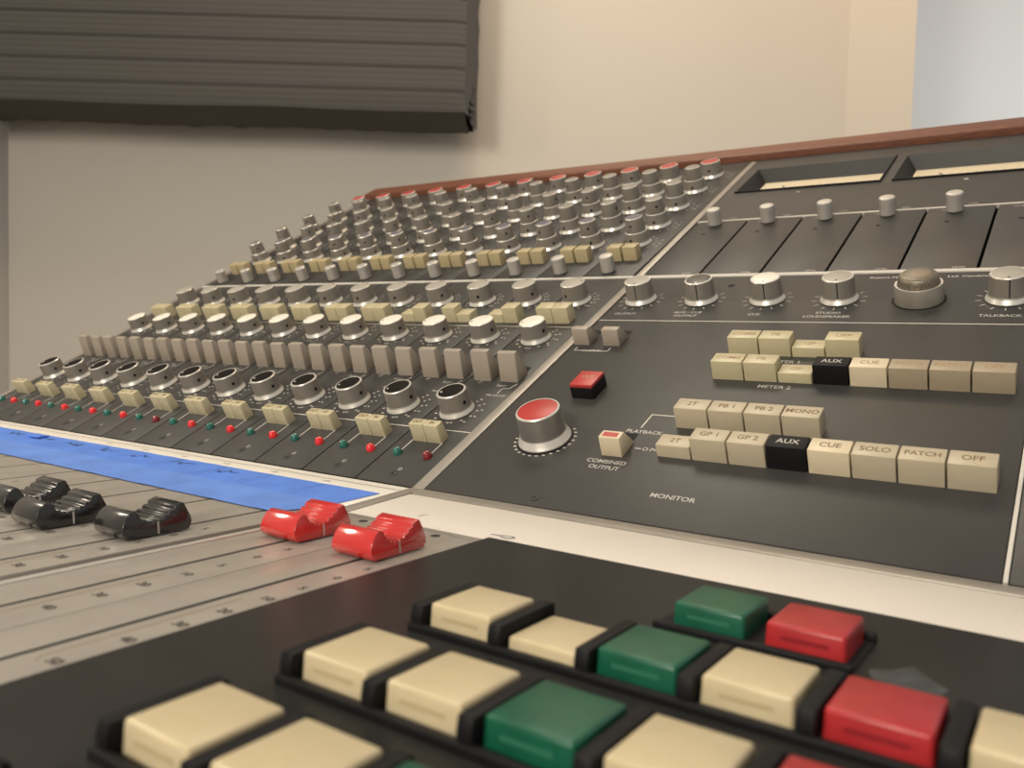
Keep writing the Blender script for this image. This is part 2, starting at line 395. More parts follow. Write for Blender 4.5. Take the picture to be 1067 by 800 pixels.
# ------------------------------------------------------------------ channel modules (lower part of each strip)
PITCH = 45.0
ORD = ['first', 'second', 'third', 'fourth', 'fifth', 'sixth', 'seventh', 'eighth', 'ninth', 'tenth', 'eleventh', 'twelfth']
H_DARK = math.radians(352); P_DOT = math.radians(206)
KB = knob_mesh('black_capped_knob', 11.5, 10.0, 9.6, 14.8, hole=H_DARK, rim=1.25)
KW = knob_mesh('white_capped_knob', 11.3, 9.8, 9.4, 14.4, hole=H_DARK, rim=0.5)
KG = knob_mesh('grey_capped_knob', 11.6, 10.0, 9.6, 16.0, hole=-PI / 2 + 0.5, rim=0.6)
IB = inlay_mesh('cap', 8.3, 14.72, 'blackcap', P_DOT, 'whitecap')
IW = inlay_mesh('cap', 8.9, 14.5, 'whitecap', P_DOT, 'groove')
IG = inlay_mesh('cap', 9.0, 16.05, 'greycap', PI / 2 - .5, 'groove')
def lamp_mesh(m):
    b = MB(); b.lathe([(2.9, -0.4), (2.9, 0.5), (2.75, 1.6), (2.2, 3.0), (1.3, 3.8), (0, 4.1)], m, n=18); return b.mesh('indicator_lamp', 60)
LR, LG, LD = lamp_mesh('ledred'), lamp_mesh('ledgreen'), lamp_mesh('leddark')
def wedge_button(w, txt):
    b = MB(); b.prism([(0, -3), (0, 12), (6.2, 12.2), (7.8, 0.5), (7.8, -3)], -w / 2, w / 2, 'cream', 0.6)
    if txt: b.text(txt, 0, 3.1, 12.22, 3.6, 'brownprint')
    return b.mesh('push_button')
WB1, WB2 = wedge_button(10.8, 'OUT'), wedge_button(10.8, 'IN')
def lever_mesh(tf, tb, h):
    b = MB()
    b.prism([(0, -0.5), (tf, h), (tb, h + 0.1), (12.0, 7.0), (13.5, -0.5)], -7.1, 7.1, 'lever', 0.9)
    b.box(-5.2, 5.2, 14, 20.5, 0.02, 0.3, 'groove')
    return b.mesh('toggle_lever')
LV1, LV2 = lever_mesh(4.4, 7.8, 19.4), lever_mesh(3.2, 7.6, 20.4)
def block_button(w, d, h, m, txt=None, tm='brownprint', ts=3.4):
    b = MB(); b.prism([(0, -9), (0, h), (d, h), (d, -9)], -w / 2, w / 2, m, 0.55)
    if txt: b.text(txt, 0, d / 2, h + 0.05, ts, tm)
    return b.mesh('push_button')
BB = block_button(13.2, 10.5, 12.5, 'cream')
EB = block_button(12.3, 10.0, 12.0, 'sand')

def channel_face(first=False):
    b = MB()
    b.box(-48.3, -4.3 if first else -4.3, 0.6, 286.6, -3.5, 0, 'panel', 0.3)
    if not first: pass
    b.line([(-48.4, 56.5), (-4.6, 56.5)], 0.8, 0.07, 'hairline')
    b.line([(-38.6, 31), (-38.6, 43)], 0.7, 0.07, 'hairline'); b.line([(-15.6, 31), (-15.6, 43)], 0.7, 0.07, 'hairline')
    b.line([(-48.4, 198.4), (-4.6, 198.4)], 0.9, 0.07, 'hairline')
    ticks(b, -30, 78.4, 14.4, -70, 60, 6, 'dot'); ticks(b, -30, 78.4, 14.4, -160, -80, 4, 'dot'); ticks(b, -30, 78.4, 17.6, -40, 60, 5, 'dot')
    ticks(b, -30.4, 178.8, 14.2, -80, 60, 6, 'dot'); ticks(b, -30.4, 178.8, 14.2, -170, -90, 4, 'dot'); ticks(b, -30.4, 178.8, 17.2, -30, 60, 4, 'dot')
    ticks(b, -31.7, 243.4, 14.2, -80, 60, 7, 'dot'); ticks(b, -31.7, 243.4, 14.2, -170, -95, 4, 'dot'); ticks(b, -31.7, 243.4, 17.0, -30, 60, 5, 'dot')
    b.text('POST', -17.5, 111.6, 0.08, 3.2, 'ink'); b.text('PRE GROUP', -14.5, 99.6, 0.08, 2.8, 'ink')
    b.line([(-14.6, 102.5), (-14.6, 108.3), (-5.6 - 4, 109.2), (-7.6, 115)], 0.7, 0.07, 'hairline')
    b.line([(-38, 114), (-36, 116)], 0.7, 0.07, 'hairline')
    screw(b, -26.5, 9.0)
    b.text('O', -25, 13.8, 0.08, 3.6, 'ink')
    return b.mesh('channel_faceplate')
FACE = channel_face()
ch0 = thing('channel_module', '', 'channel module', on_slope(0, 0), 'channel modules on the sloping panel')
link('faceplate', FACE, ch0)
link('indicator_lamp', LG, ch0, (-38.6, 28.3, 0), label='green lamp')
link('indicator_lamp', LR, ch0, (-15.4, 28.2, 0), label='red lamp')
link('push_button', WB1, ch0, (-32.1, 42.3, 0)); link('push_button', WB2, ch0, (-21.0, 42.3, 0))
k = link('rotary_knob', KB, ch0, (-30, 78.4, 0), label='black-capped knob'); link('knob_cap', IB, k)
link('toggle_lever', LV2, ch0, (-36.0, 116.6, 0)); link('toggle_lever', LV1, ch0, (-14.9, 117.0, 0))
k = link('rotary_knob', KW, ch0, (-30.4, 178.8, 0), label='white-capped knob'); link('knob_cap', IW, k)
link('push_button', BB, ch0, (-36.9, 204.3, 0)); link('push_button', BB, ch0, (-23.4, 204.3, 0))
k = link('rotary_knob', KG, ch0, (-31.7, 243.4, 0), label='grey-capped knob'); link('knob_cap', IG, k)

def set_channel(o, i):
    o.matrix_world = on_slope(-PITCH * i, 0)
    if i == 0: o['label'] = 'channel module next to the monitor panel, its lamp dark red, both upper buttons raised'
    elif i == 6: o['label'] = 'seventh channel module left of the monitor panel, its red lamp darker than its neighbours'
    elif i == 11: o['label'] = 'leftmost channel module, at the far left end of the console'
    else: o['label'] = '%s channel module counting left from the monitor panel, with bright red lamp' % ORD[i]
    ups = [c for c in o.children if c.name.startswith('push_button') and c.data == BB]
    ups.sort(key=lambda c: c.location.x)
    for c, low in zip(ups, {1: (1, 0), 2: (0, 1), 3: (1, 0)}.get(i, (0, 0))):
        if low: c.location.z -= 5.4 * MM
    for c in o.children:
        if c.name.startswith('indicator_lamp') and c.data == LR and i in (0, 6):
            c.data = LD; c['label'] = 'dark red lamp'
        if c.name.startswith('rotary_knob'):
            base = random.uniform(-0.12, 0.12)
            if c.data == KG: base = random.choice((-0.9, 0.0, 0.5, 0.8, -0.3)) + random.uniform(-.2, .2)
            c.matrix_local = Matrix.Translation(c.location) @ Matrix.Rotation(base, 4, 'Z')
        if c.name.startswith('toggle_lever'): c.rotation_euler.x += random.uniform(-0.02, 0.02)
chans = [ch0] + [copy_tree(ch0) for _ in range(11)]
for i, o in enumerate(chans): set_channel(o, i)

# ------------------------------------------------------------------ equaliser modules (upper part of each strip)
PITCH_E = 46.2
DUAL = [(364.8, 12.2, 10.6, 9.6, 12.0, 8.3, 7.7, 24.5, 'bluecap'),
        (409.5, 12.0, 10.2, 9.2, 13.0, 8.2, 7.6, 26.0, 'alu_dark'),
        (458.5, 12.0, 10.2, 9.2, 12.5, 8.2, 7.6, 25.0, 'alu_dark'),
        (508.0, 12.0, 10.4, 9.4, 12.5, 8.2, 7.6, 24.5, 'alu_dark')]
def eq_face():
    b = MB()
    b.box(-51.7, -6.4, 290.6, 587.5, -3.5, 0, 'panel', 0.3)
    for v, u in ((364.8, -34.6), (409.5, -34.9), (458.5, -36.0), (508, -36.5), (554, -36)):
        ticks(b, u, v, 15.0, -60, 60, 6, 'dash'); ticks(b, u, v, 15.0, -170, -100, 4, 'dash')
        for q in range(3): b.text(('16', '10', '4')[q], u + 20.5, v - 9 + 7 * q, 0.08, 3.4, 'ink')
    return b.mesh('equaliser_faceplate')
eq0 = thing('equaliser_module', '', 'equaliser module', on_slope(0, 0), 'equaliser modules on the sloping panel')
link('faceplate', eq_face(), eq0)
link('small_knob', SMALL, eq0, (-32.6, 301.8, 0))
link('push_button', EB, eq0, (-37.8, 324.4, 0)); link('push_button', EB, eq0, (-23.6, 324.6, 0))
dual_sets = []
for (v, rs, rb, rt, h, r2, r3, h2, top), u in zip(DUAL, (-34.6, -34.9, -36.0, -36.5)):
    lo = dual_lower_mesh(rs, rb, rt, h, -PI / 2 + 0.5); up = dual_upper_mesh(r2, r3, h, h2, top, -PI / 2)
    kk = link('stacked_knob', lo, eq0, (u, v, 0)); link('upper_knob', up, kk)
KR = knob_mesh('red_capped_knob', 11.8, 10.2, 9.7, 16.0, hole=-PI / 2 + 0.3)
k = link('rotary_knob', KR, eq0, (-36.0, 554.0, 0), label='red-capped knob'); link('knob_cap', inlay_mesh('cap', 8.55, 15.95, 'redcap'), k)
def set_eq(o, i):
    o.matrix_world = on_slope(-45.95 * i, 0)
    if i == 0: o['label'] = 'equaliser module of stacked metal knobs right beside the meter panel'
    elif i == 11: o['label'] = 'leftmost equaliser module of stacked metal knobs, at the console end'
    else: o['label'] = '%s equaliser module of stacked metal knobs counting left from the meter panel' % ORD[i]
    for c in o.children:
        if c.name.startswith(('stacked_knob', 'rotary_knob')):
            c.matrix_local = Matrix.Translation(c.location) @ Matrix.Rotation(random.uniform(-1.3, 1.0), 4, 'Z')
            for g in c.children: g.rotation_euler.z = random.uniform(-1.2, 1.2)
eqs = [eq0] + [copy_tree(eq0) for _ in range(11)]
for i, o in enumerate(eqs): set_eq(o, i)

# ------------------------------------------------------------------ the monitor panel
mon = thing('monitor_panel', 'charcoal monitor panel with lettered ivory push buttons and big red-topped knob', 'control panel', on_slope(0, 0))
b = MB()
b.box(4.4, 272.2, 1, 285.6, -4, 0, 'panel', 0.4)
b.line([(4.6, 210.6), (272, 210.6)], 0.9, 0.07, 'hairline')
b.text('METER 2', 153.5, 129.3, 0.08, 4.6, 'ink', 1.05); b.text('METER 1', 151, 158.5, 0.08, 4.6, 'ink', 1.05)
b.text('MONITOR', 138, 22.3, 0.08, 4.6, 'ink', 1.05)
b.text('COMBINED', 92.6, 44.0, 0.08, 4.4, 'ink', 1.0); b.text('OUTPUT', 93.5, 38.9, 0.08, 4.4, 'ink', 1.0)
b.text('PLAYBACK', 100.5, 74.2, 0.08, 4.3, 'ink', 1.0); b.line([(97, 78.5), (97.5, 92), (116, 92)], 0.8, 0.07, 'hairline')
b.text('O', 108.0, 58.6, 0.08, 4.2, 'ink'); b.text('P', 111.8, 58.6, 0.08, 4.2, 'ink'); b.line([(102.6, 58.7), (105.2, 58.7)], 0.8, 0.07, 'hairline'); b.line([(113.4, 58.6), (116, 58.6)], 0.8, 0.07, 'hairline')
b.line([(9, 168.5), (9, 164), (34, 164), (34, 168.5)], 0.8, 0.07, 'hairline'); b.text('OUTPUT', 21.5, 164, 0.09, 3.4, 'ink')
ms = (22.0, 68.5, 115.0, 161.0, 207.4, 253.7)
for u in (ms[0], ms[1], ms[2], ms[3], ms[5]):
    ticks(b, u, 245, 14.0, -220, 40, 11, 'dash')
for u, t in ((ms[0], ('OUTPUT',)), (ms[1], ('AUX / CUE', 'OUTPUT')), (ms[2], ('CUE',)), (ms[3], ('STUDIO', 'LOUDSPEAKER')), (ms[5], ('TALKBACK',))):
    for q, s in enumerate(t): b.text(s, u - 2, 221.6 - 5.2 * q + (2.5 if len(t) > 1 else 0), 0.08, 4.2, 'ink')
b.text('Rupert Neve', 184, 278.5, 0.08, 4.4, 'ink'); b.text('Ltd. Cambridge', 232, 278.5, 0.08, 4.4, 'ink')
ticks(b, 46.9, 58.6, 17.4, -225, 45, 21, 'dot')
screw(b, 70.6, 7.2)
b.disc(82, 269, 0.06, 2.6, 'groove', 12)
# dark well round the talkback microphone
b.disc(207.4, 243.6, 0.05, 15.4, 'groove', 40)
link('faceplate', b.mesh('monitor_faceplate'), mon)
KM = knob_mesh('line_knob', 11.7, 9.9, 9.6, 16.0, line=True)
caps = {'greycap': inlay_mesh('cap', 8.5, 15.95, 'greycap', -PI / 2 + .1, 'groove'), 'darkcap': inlay_mesh('cap', 8.5, 15.95, 'darkcap', -PI / 2 + .1, 'whitecap'),
        'whitecap': inlay_mesh('cap', 8.5, 15.95, 'whitecap', -PI / 2 + .1, 'groove')}
for u, c, t in ((ms[0], 'greycap', 'grey-capped knob'), (ms[1], 'darkcap', 'dark-capped knob'), (ms[2], 'whitecap', 'white-capped knob'), (ms[3], 'greycap', 'grey-capped knob'), (ms[5], 'greycap', 'grey-capped knob')):
    k = link('rotary_knob', KM, mon, (u, 245, 0), label=t); link('knob_cap', caps[c], k)
b = MB()   # talkback microphone: metal sleeve round a wire-mesh dome
b.lathe([(13.6, -1), (13.6, 10.4), (13.2, 11.0), (12.0, 11.0), (11.8, 10.2), (11.0, 9.6)], ['alu_dark', 'alu_dark', 'alu_skirt', 'alu_skirt', 'alu_dark'], n=40)
mic = link('talkback_microphone', b.mesh('microphone_sleeve'), mon, (207.4, 243.6, 0), label='talkback microphone in a round metal sleeve')
b = MB(); b.lathe([(11.3, 8.5), (11.5, 13.8), (11.1, 15.6), (9.8, 16.9), (6.5, 17.6), (0, 17.9)], 'mesh', n=36); link('mesh_grille', b.mesh('mesh_grille', 60), mic)
b = MB()
pr = [(15.2, 0.6), (15.2, 1.3), (14.9, 1.7), (13.2, 5.0), (12.9, 5.6), (12.5, 18.6), (12.0, 19.2), (11.4, 19.2), (11.3, 18.8), (0, 18.8)]
b.lathe(pr, ['alu_skirt', 'alu_skirt', 'alu_skirt', 'alu', 'alu_big', 'alu_skirt', 'alu_skirt', 'alu', 'alu'], n=48)
b.lathe([(16.2, 0.05), (16.2, 0.6)], 'groove', n=40)
k = link('rotary_knob', b.mesh('big_knob', 22), mon, (46.9, 58.6, 0), label='big red-topped knob'); link('knob_cap', inlay_mesh('cap', 11.25, 19.15, 'redcap'), k)
b = MB(); b.prism([(0, -3), (0, 7.4), (17.5, 7.4), (17.5, -3)], -7.6, 7.6, 'black', 0.4)
cut = link('push_button', b.mesh('cut_button'), mon, (47.6, 103.4, 0), label='square black button with red CUT top')
b = MB(); b.prism([(0.1, 7.0), (0.1, 9.4), (17.4, 9.4), (17.4, 7.0)], -7.5, 7.5, 'redcap', 0.5); b.text('CUT', 0, 10.5, 9.46, 4.2, 'sand'); link('button_cap', b.mesh('cut_cap'), cut)
def side_lever(h, d, m, red):
    b = MB(); b.prism([(0, -0.5), (0.6, h), (d, h + 0.1), (16.0, -0.5)], -6.1, 6.1, m, 0.7)
    b.box(-5, 5, 12, 22.5, 0.02, 0.25, 'groove')
    if red: b.box(-4.3, 4.3, 1.6, 5.4, h + 0.02, h + 0.14, 'redcap')
    return b.mesh('wedge_lever')
link('toggle_lever', side_lever(11.2, 7.0, 'ivory_c', True), mon, (93.2, 49.3, 0), label='ivory wedge lever with red stripe')
SLV = side_lever(11.8, 5.6, 'lever', False)
for u in (10.6, 33.4): link('toggle_lever', SLV, mon, (u, 171.6, 0), label='putty-grey wedge lever')
def mon_row(u0, v, specs, d=10.4, h=11.6, pitch=18.75):
    for q, (t, m, low) in enumerate(specs):
        if t is None: continue
        tm = 'ink' if m == 'black' else ('fadedprint' if v > 100 and m != 'black' else 'brownprint')
        me = block_button(18.0, d, h, m, t, tm, 5.0 if len(t) < 5 else 4.5)
        link('push_button', me, mon, (u0 + 9.3 + pitch * q, v, -5.6 if low else 0), label='black button lettered AUX' if m == 'black' else None)
mon_row(115.6, 165.2, [('COMB', 'cream', 0), ('PB', 'cream', 0), ('GP', 'cream', 1), ('OFF', 'cream', 0)])
mon_row(116.4, 135.0, [('COMB', 'cream', 0), ('PB', 'cream', 0), ('GP', 'cream', 1), ('AUX', 'black', 0), ('CUE', 'ivory_c', 0), ('SOLO', 'ivory_b', 0), ('PATCH', 'ivory_b', 0), ('OFF', 'ivory_b', 0)])
mon_row(115.6, 81.6, [('2T', 'ivory', 0), ('PB 1', 'ivory', 0), ('PB 2', 'ivory', 0), ('MONO', 'ivory', 0)], h=12.2)
mon_row(116.4, 54.0, [('2T', 'ivory', 1), ('GP 1', 'ivory', 0), ('GP 2', 'ivory', 0), ('AUX', 'black', 0), ('CUE', 'ivory_c', 0), ('SOLO', 'ivory', 0), ('PATCH', 'ivory', 0), ('OFF', 'ivory', 0)], h=12.6)

# ------------------------------------------------------------------ return modules and the meter panel
def ret_face():
    b = MB(); b.box(1.6, 45.9, 290.8, 410.0, -3.5, 0, 'panel', 0.3)
    b.disc(17.7, 379.2, 0.06, 1.9, 'groove', 12)
    b.text('OUT', 14.5, 404.5, 0.08, 3.2, 'ink'); b.text('LEVEL', 36, 293.6, 0.08, 3.0, 'ink')
    return b.mesh('return_faceplate')
r0 = thing('return_module', '', 'console module', on_slope(2.0, 0), 'blank modules right of the equalisers')
link('faceplate', ret_face(), r0); link('small_knob', SMALL, r0, (20.0, 402.0, 0))
rets = [r0] + [copy_tree(r0) for _ in range(5)]
RL = ['blank charcoal module with one small metal knob, next to the equaliser knobs', 'second blank charcoal module with one small knob, right of the first',
      'third blank charcoal module with small knob, below the left meter', 'fourth blank charcoal module with small knob, below the gap between meters',
      'fifth blank charcoal module with small knob, above the talkback microphone', 'blank charcoal module without a knob, cut by the right picture edge']
for c in list(rets[5].children):
    if c.name.startswith('small_knob'): bpy.data.objects.remove(c)
for i, o in enumerate(rets): o.matrix_world = on_slope(2.0 + 45.9 * i + 0.25 * i, 0); o['label'] = RL[i]
slope_bar('cross_trim', [(2.6, 410.4), (UR, 410.4), (UR, 412.2), (2.6, 412.2)], -3, 0.5, 'hairline', 0.2)
mp = thing('meter_panel', 'charcoal panel along the top of the console with two sunken meters', 'meter panel', on_slope(0, 0))
HOLES = [(9.5, 137.5, 490, 563), (147.5, 275.5, 490, 563), (285.5, 413.5, 490, 563)]
b = MB()
xs = sorted({-0.6, UR} | {h[0] for h in HOLES} | {h[1] for h in HOLES}); ys = [412.6, 490, 563, 587.6]
for i in range(len(xs) - 1):
    for j in range(3):
        x0, x1, y0, y1 = xs[i], xs[i + 1], ys[j], ys[j + 1]
        if any(h[0] == x0 and h[1] == x1 and h[2] == y0 for h in HOLES): continue
        if i == 0:     # left edge follows the slanting trim
            a0 = 2.6 - 5.0 * (y0 - 290) / 300; a1 = 2.6 - 5.0 * (y1 - 290) / 300
            b.raw([(a0, y0, 0), (x1, y0, 0), (x1, y1, 0), (a1, y1, 0)], [(0, 1, 2, 3)], 'panel')
        else: b.raw([(x0, y0, 0), (x1, y0, 0), (x1, y1, 0), (x0, y1, 0)], [(0, 1, 2, 3)], 'panel')
b.box(0, UR, 412.6, 413.4, -4, -0.02, 'panel')
b.disc(72, 478, 0.08, 1.5, 'ink', 10); b.disc(205, 478, 0.08, 2.0, 'ink', 10)
for i in range(5): b.text('LINE', 33 + 46 * i, 414.6 + 2, 0.08, 2.9, 'ink')
link('faceplate', b.mesh('meter_faceplate'), mp)
for hx0, hx1, hy0, hy1 in HOLES[:2] + HOLES[2:]:
    b = MB(); d = -13.0; s = 6.0
    o_ = [(0, 0, 0), (hx1 - hx0, 0, 0), (hx1 - hx0, hy1 - hy0, 0), (0, hy1 - hy0, 0)]
    i_ = [(s + 2, s, d), (hx1 - hx0 - s, s, d), (hx1 - hx0 - s, hy1 - hy0 - s, d), (s + 2, hy1 - hy0 - s, d)]
    b.raw(o_ + i_, [(0, 1, 5, 4), (1, 2, 6, 5), (2, 3, 7, 6), (3, 0, 4, 7)], 'meterwall')
    b.box(0, hx1 - hx0, -1.6, 0.0, -3, 1.6, 'black', 0.3); b.box(hx1 - hx0, hx1 - hx0 + 1.6, -1.6, hy1 - hy0, -3, 1.6, 'black', 0.3)
    me = link('meter', b.mesh('meter_bezel'), mp, (hx0, hy0, 0))
    b = MB(); b.raw([i_[0], i_[1], i_[2], i_[3]], [(0, 1, 2, 3)], 'meterface')
    cx = (hx1 - hx0) / 2 + 1
    arc = [(cx + 62 * math.sin(t), -16 + 62 * math.cos(t)) for t in [(-0.62 + 1.24 * q / 24) for q in range(25)]]
    b.line(arc, 0.7, d + 0.08, 'black')
    for q in range(0, 25, 2): x, y = arc[q]; b.line([(x, y), (x + (x - cx) * .07, y + (y + 16) * .07)], 0.6, d + 0.08, 'black')
    link('meter_face', b.mesh('meter_face'), me)
    b = MB(); b.box(-0.4, 0.4, 0, 50, d + 0.5, d + 0.8, 'black'); nd = link('needle', b.mesh('needle'), me, (cx - 12, 8, 0), rz=0.5)

# ------------------------------------------------------------------ fader strips
ZF = -3.4
def fader_face(w0, w1, nums=True):
    b = MB()
    b.box(w0, -1.2, -360, 0, -4, 0, 'fader_plate', 0.25); b.box(1.2, w1, -360, 0, -4, 0, 'fader_plate', 0.25)
    b.box(-1.55, 1.55, -14, 0, -4, -0.01, 'fader_plate'); b.box(-1.25, 1.25, -360, -14, -6, -0.35, 'groove')
    NY = (-60, -75, -90.5, -105, -121, -136, -152, -171.5)
    if nums:
        for q, t in enumerate(('5', '0', '5', '10', '20', '30', '40', '50')):
            b.text(t, 12, NY[q], 0.08, 4.8, 'darkprint', 1.1)
            b.text(t, 12.3, NY[q], 0.085, 4.8, 'darkprint', 1.1)
        b.line([(6.0, -110), (6.0, -172), (8, -174)], 0.5, 0.07, 'fadedprint')
    b.lathe([(2.2, -0.2), (2.2, 0.15), (0, 0.15)], 'chassis', -2.5 if nums else -2.5, -4.2, 12)
    return b.mesh('fader_faceplate')
def fader_cap_meshes(m):
    """saddle-shaped cap, 38 mm long, both ends raised, ridged hollow in the middle"""
    prof = [(-14.6, 0.5), (-16.4, 2.6), (-16.7, 4.4), (-16.0, 6.6), (-14.8, 8.8), (-13.3, 10.3), (-11.6, 11.2), (-10.0, 11.2), (-9.0, 10.2), (-8.0, 8.4)]
    prof += [(-6.8, 6.9), (-6.4, 7.5), (-5.6, 7.3), (-5.2, 6.0), (-4.6, 6.0), (-4.3, 6.7), (-3.4, 6.5), (-3.1, 5.5), (-2.4, 5.5), (-2.1, 6.3), (-1.0, 6.3), (-0.7, 5.5), (0.2, 5.6), (0.5, 6.6), (1.7, 6.8), (2.0, 6.2), (2.9, 6.4), (3.2, 7.5), (4.4, 7.9), (4.7, 7.3), (5.6, 7.8), (5.9, 9.0), (7.1, 9.5), (7.4, 9.0), (8.2, 9.5), (8.6, 11.0)]
    prof += [(12.2, 12.2), (13.2, 11.6), (16.4, 5.4), (16.6, 3.4), (15.0, 0.5)]
    prof = [(y * 0.94, z) for y, z in prof]
    b = MB(); n = len(prof); w0, w1 = 11.0, 9.9
    def wx(z): return w0 + (w1 - w0) * z / 11.5
    vs = [(-wx(z), y, z) for y, z in prof] + [(wx(z), y, z) for y, z in prof]
    fs = [tuple(range(n)), tuple(range(2 * n - 1, n - 1, -1))] + [(n + i, n + (i + 1) % n, (i + 1) % n, i) for i in range(n)]
    b.bev(vs, fs, m, 0.16, 2)
    b.box(-0.7, 0.7, -4, 4, -3, 1, 'groove')
    c = MB()
    for s in (-1, 1):
        x = s * (wx(3) + 0.12)
        q = [(s * (wx(0.8) + 0.1), -0.35, 0.8), (s * (wx(0.8) + 0.1), 0.35, 0.8), (s * (wx(5.8) + 0.1), 0.35, 5.8), (s * (wx(5.8) + 0.1), -0.35, 5.8)]
        c.raw(q if s > 0 else q[::-1], [(0, 1, 2, 3)], 'whiteline')
    return b.mesh('fader_cap', 50), c.mesh('index_line')
RC, RLINE = fader_cap_meshes('redfader'); BC, BLINE = fader_cap_meshes('blackfader')
FF = fader_face(-21.2, 21.4)
specs = [(69.6, FF, 'red', -100), (26.4, FF, 'red', -99.5), (-27.4, FF, 'black', -141.5), (-69.6, FF, 'black', -154.5), (-112.0, FF, 'black', -148)]
specs += [(-155.0 - 42.7 * q, FF, None, -290.0) for q in range(9)]
FL = ['grey fader strip with red cap beside the black push-button panel', 'grey fader strip with red cap, left of the other red-capped strip',
      'grey fader strip with the black cap nearest to the red caps', 'grey fader strip with the middle one of the black caps', 'grey fader strip with the leftmost black cap in view']
for q, (x, me, kind, y) in enumerate(specs):
    lab = FL[q] if q < 5 else '%s grey fader strip left of the leftmost black cap, no cap in view' % ORD[q - 5]
    t = thing('fader_strip', lab, 'fader', on_desk(x, -61.5, ZF), 'fader strips on the flat desk')
    link('faceplate', me, t)
    cm, lm = (RC, RLINE) if kind == 'red' else (BC, BLINE)
    c = link('fader_cap', cm, t, (-2.5 if kind == 'red' else -1.5, y + 61.5, 0.2), label='red fader cap' if kind == 'red' else 'black fader cap'); link('index_line', lm, c)

# ------------------------------------------------------------------ push-button panel at the front right
pb = thing('push_button_panel', 'glossy black panel in the foreground with square cream, green and red buttons', 'push button panel', on_desk(0, 0, -0.6))
b = MB()
b.box(92.2, UR, -425, -61.2, -6, 0, 'desk_black', 0.5)
link('faceplate', b.mesh('button_faceplate'), pb)
def square_button(m, h):
    b = MB()
    w, d = 10.7, 11.4
    vs = [(-w, -d, -4), (w, -d, -4), (w, d, -4), (-w, d, -4), (-w + .35, -d + .35, h), (w - .35, -d + .35, h), (w - .35, d - .35, h), (-w + .35, d - .35, h)]
    b.bev(vs, [(3,2,1,0),(4,5,6,7),(0,1,5,4),(1,2,6,5),(2,3,7,6),(3,0,4,7)], m, 1.0, 3)
    return b
def slot_part(h, m):                         # moulded slot on the front face
    b = MB(); b.box(-6.2, 6.2, -12.0, -11.0, h - 4.6, h - 3.0, m, 0.3); return b
M['slotcream'] = mat('moulded_cream_slot', (0.54, 0.43, 0.25), 0.45); M['slotgreen'] = mat('moulded_green_slot', (0.03, 0.16, 0.095), 0.4); M['slotred'] = mat('moulded_red_slot', (0.27, 0.012, 0.018), 0.4)
HT = 7.6
def sq_mesh(m, s):
    b = square_button(m, HT)
    w = MB(); w.box(-6.2, 6.2, -11.36, -11.18, HT - 4.2, HT - 3.0, s, 0.0)
    b.raw(w.v, w.f, s, [False] * len(w.f))
    return b.mesh('push_button', 30)
SQ = {'c': sq_mesh('bcream', 'slotcream'), 'g': sq_mesh('bgreen', 'slotgreen'), 'r': sq_mesh('bred', 'slotred')}
NM = {'c': 'cream square button', 'g': 'green square button', 'r': 'red square button'}
def bezel_bar():
    b = MB(); b.prism([(-13.6, -0.2), (-13.9, 3.5), (-13.2, 6.9), (13.4, 6.9), (14.2, 5.6), (14.2, -0.2)], -2.0, 2.0, 'black', 0.4); return b.mesh('button_divider')
BZ = bezel_bar()
def rail(x0, x1):
    b = MB(); b.box(x0, x1, -15.6, -13.0, -0.2, 2.0, 'black', 0.5); b.box(x0, x1, 12.4, 15.0, -0.2, 2.6, 'black', 0.5); b.box(x0, x1, -13.0, 12.4, -0.2, 0.5, 'black'); return b.mesh('button_tray')
CX = [155.2, 182.0, 208.6, 235.4, 262.3, 289.2, 316.1, 343.0]
ROWS = [(-103.5, [None, None, 'g', 'r'], (2, 3), (2, 4), 0),
        (-149.6, ['c', 'c', 'g', 'c', 'r', 'c', 'c'], (0, 6), None, 1),
        (-196.0, ['c', 'c', 'g', 'c', 'r', 'c', 'c'], (0, 6), None, None),
        (-240.4, ['c', 'c', 'g', 'c', 'r', 'c', 'c'], (0, 6), None, None),
        (-285.0, ['c', 'c', 'g', 'c', 'r', 'c', 'c'], (0, 6), None, None)]
for y, cells, (i0, i1), bars, low in ROWS:
    link('button_tray', rail(CX[i0] - 15.2, CX[i1] + (13.2 if bars else 15.2)), pb, (0, y, 0))
    for q, c in enumerate(cells):
        if c is None: continue
        link('push_button', SQ[c], pb, (CX[q], y, -3.4 if low == q else 0), label=NM[c])
    for q in range(i0, i1 + 2):
        if bars: continue
        link('button_divider', BZ, pb, (CX[q] - 13.4 if q <= i1 else CX[i1] + 13.4, y, 0))
b = MB()
pts = [(0, 0), (5, 3), (9, 9), (13, 4), (19, -2), (17, -9), (9, -10), (2, -6)]
b.raw([(x, y, 0.06) for x, y in pts], [tuple(range(len(pts)))], 'grime')
link('grime_smear', b.mesh('grime_smear'), pb, (251, -112, 0), label='pale smear on black panel')

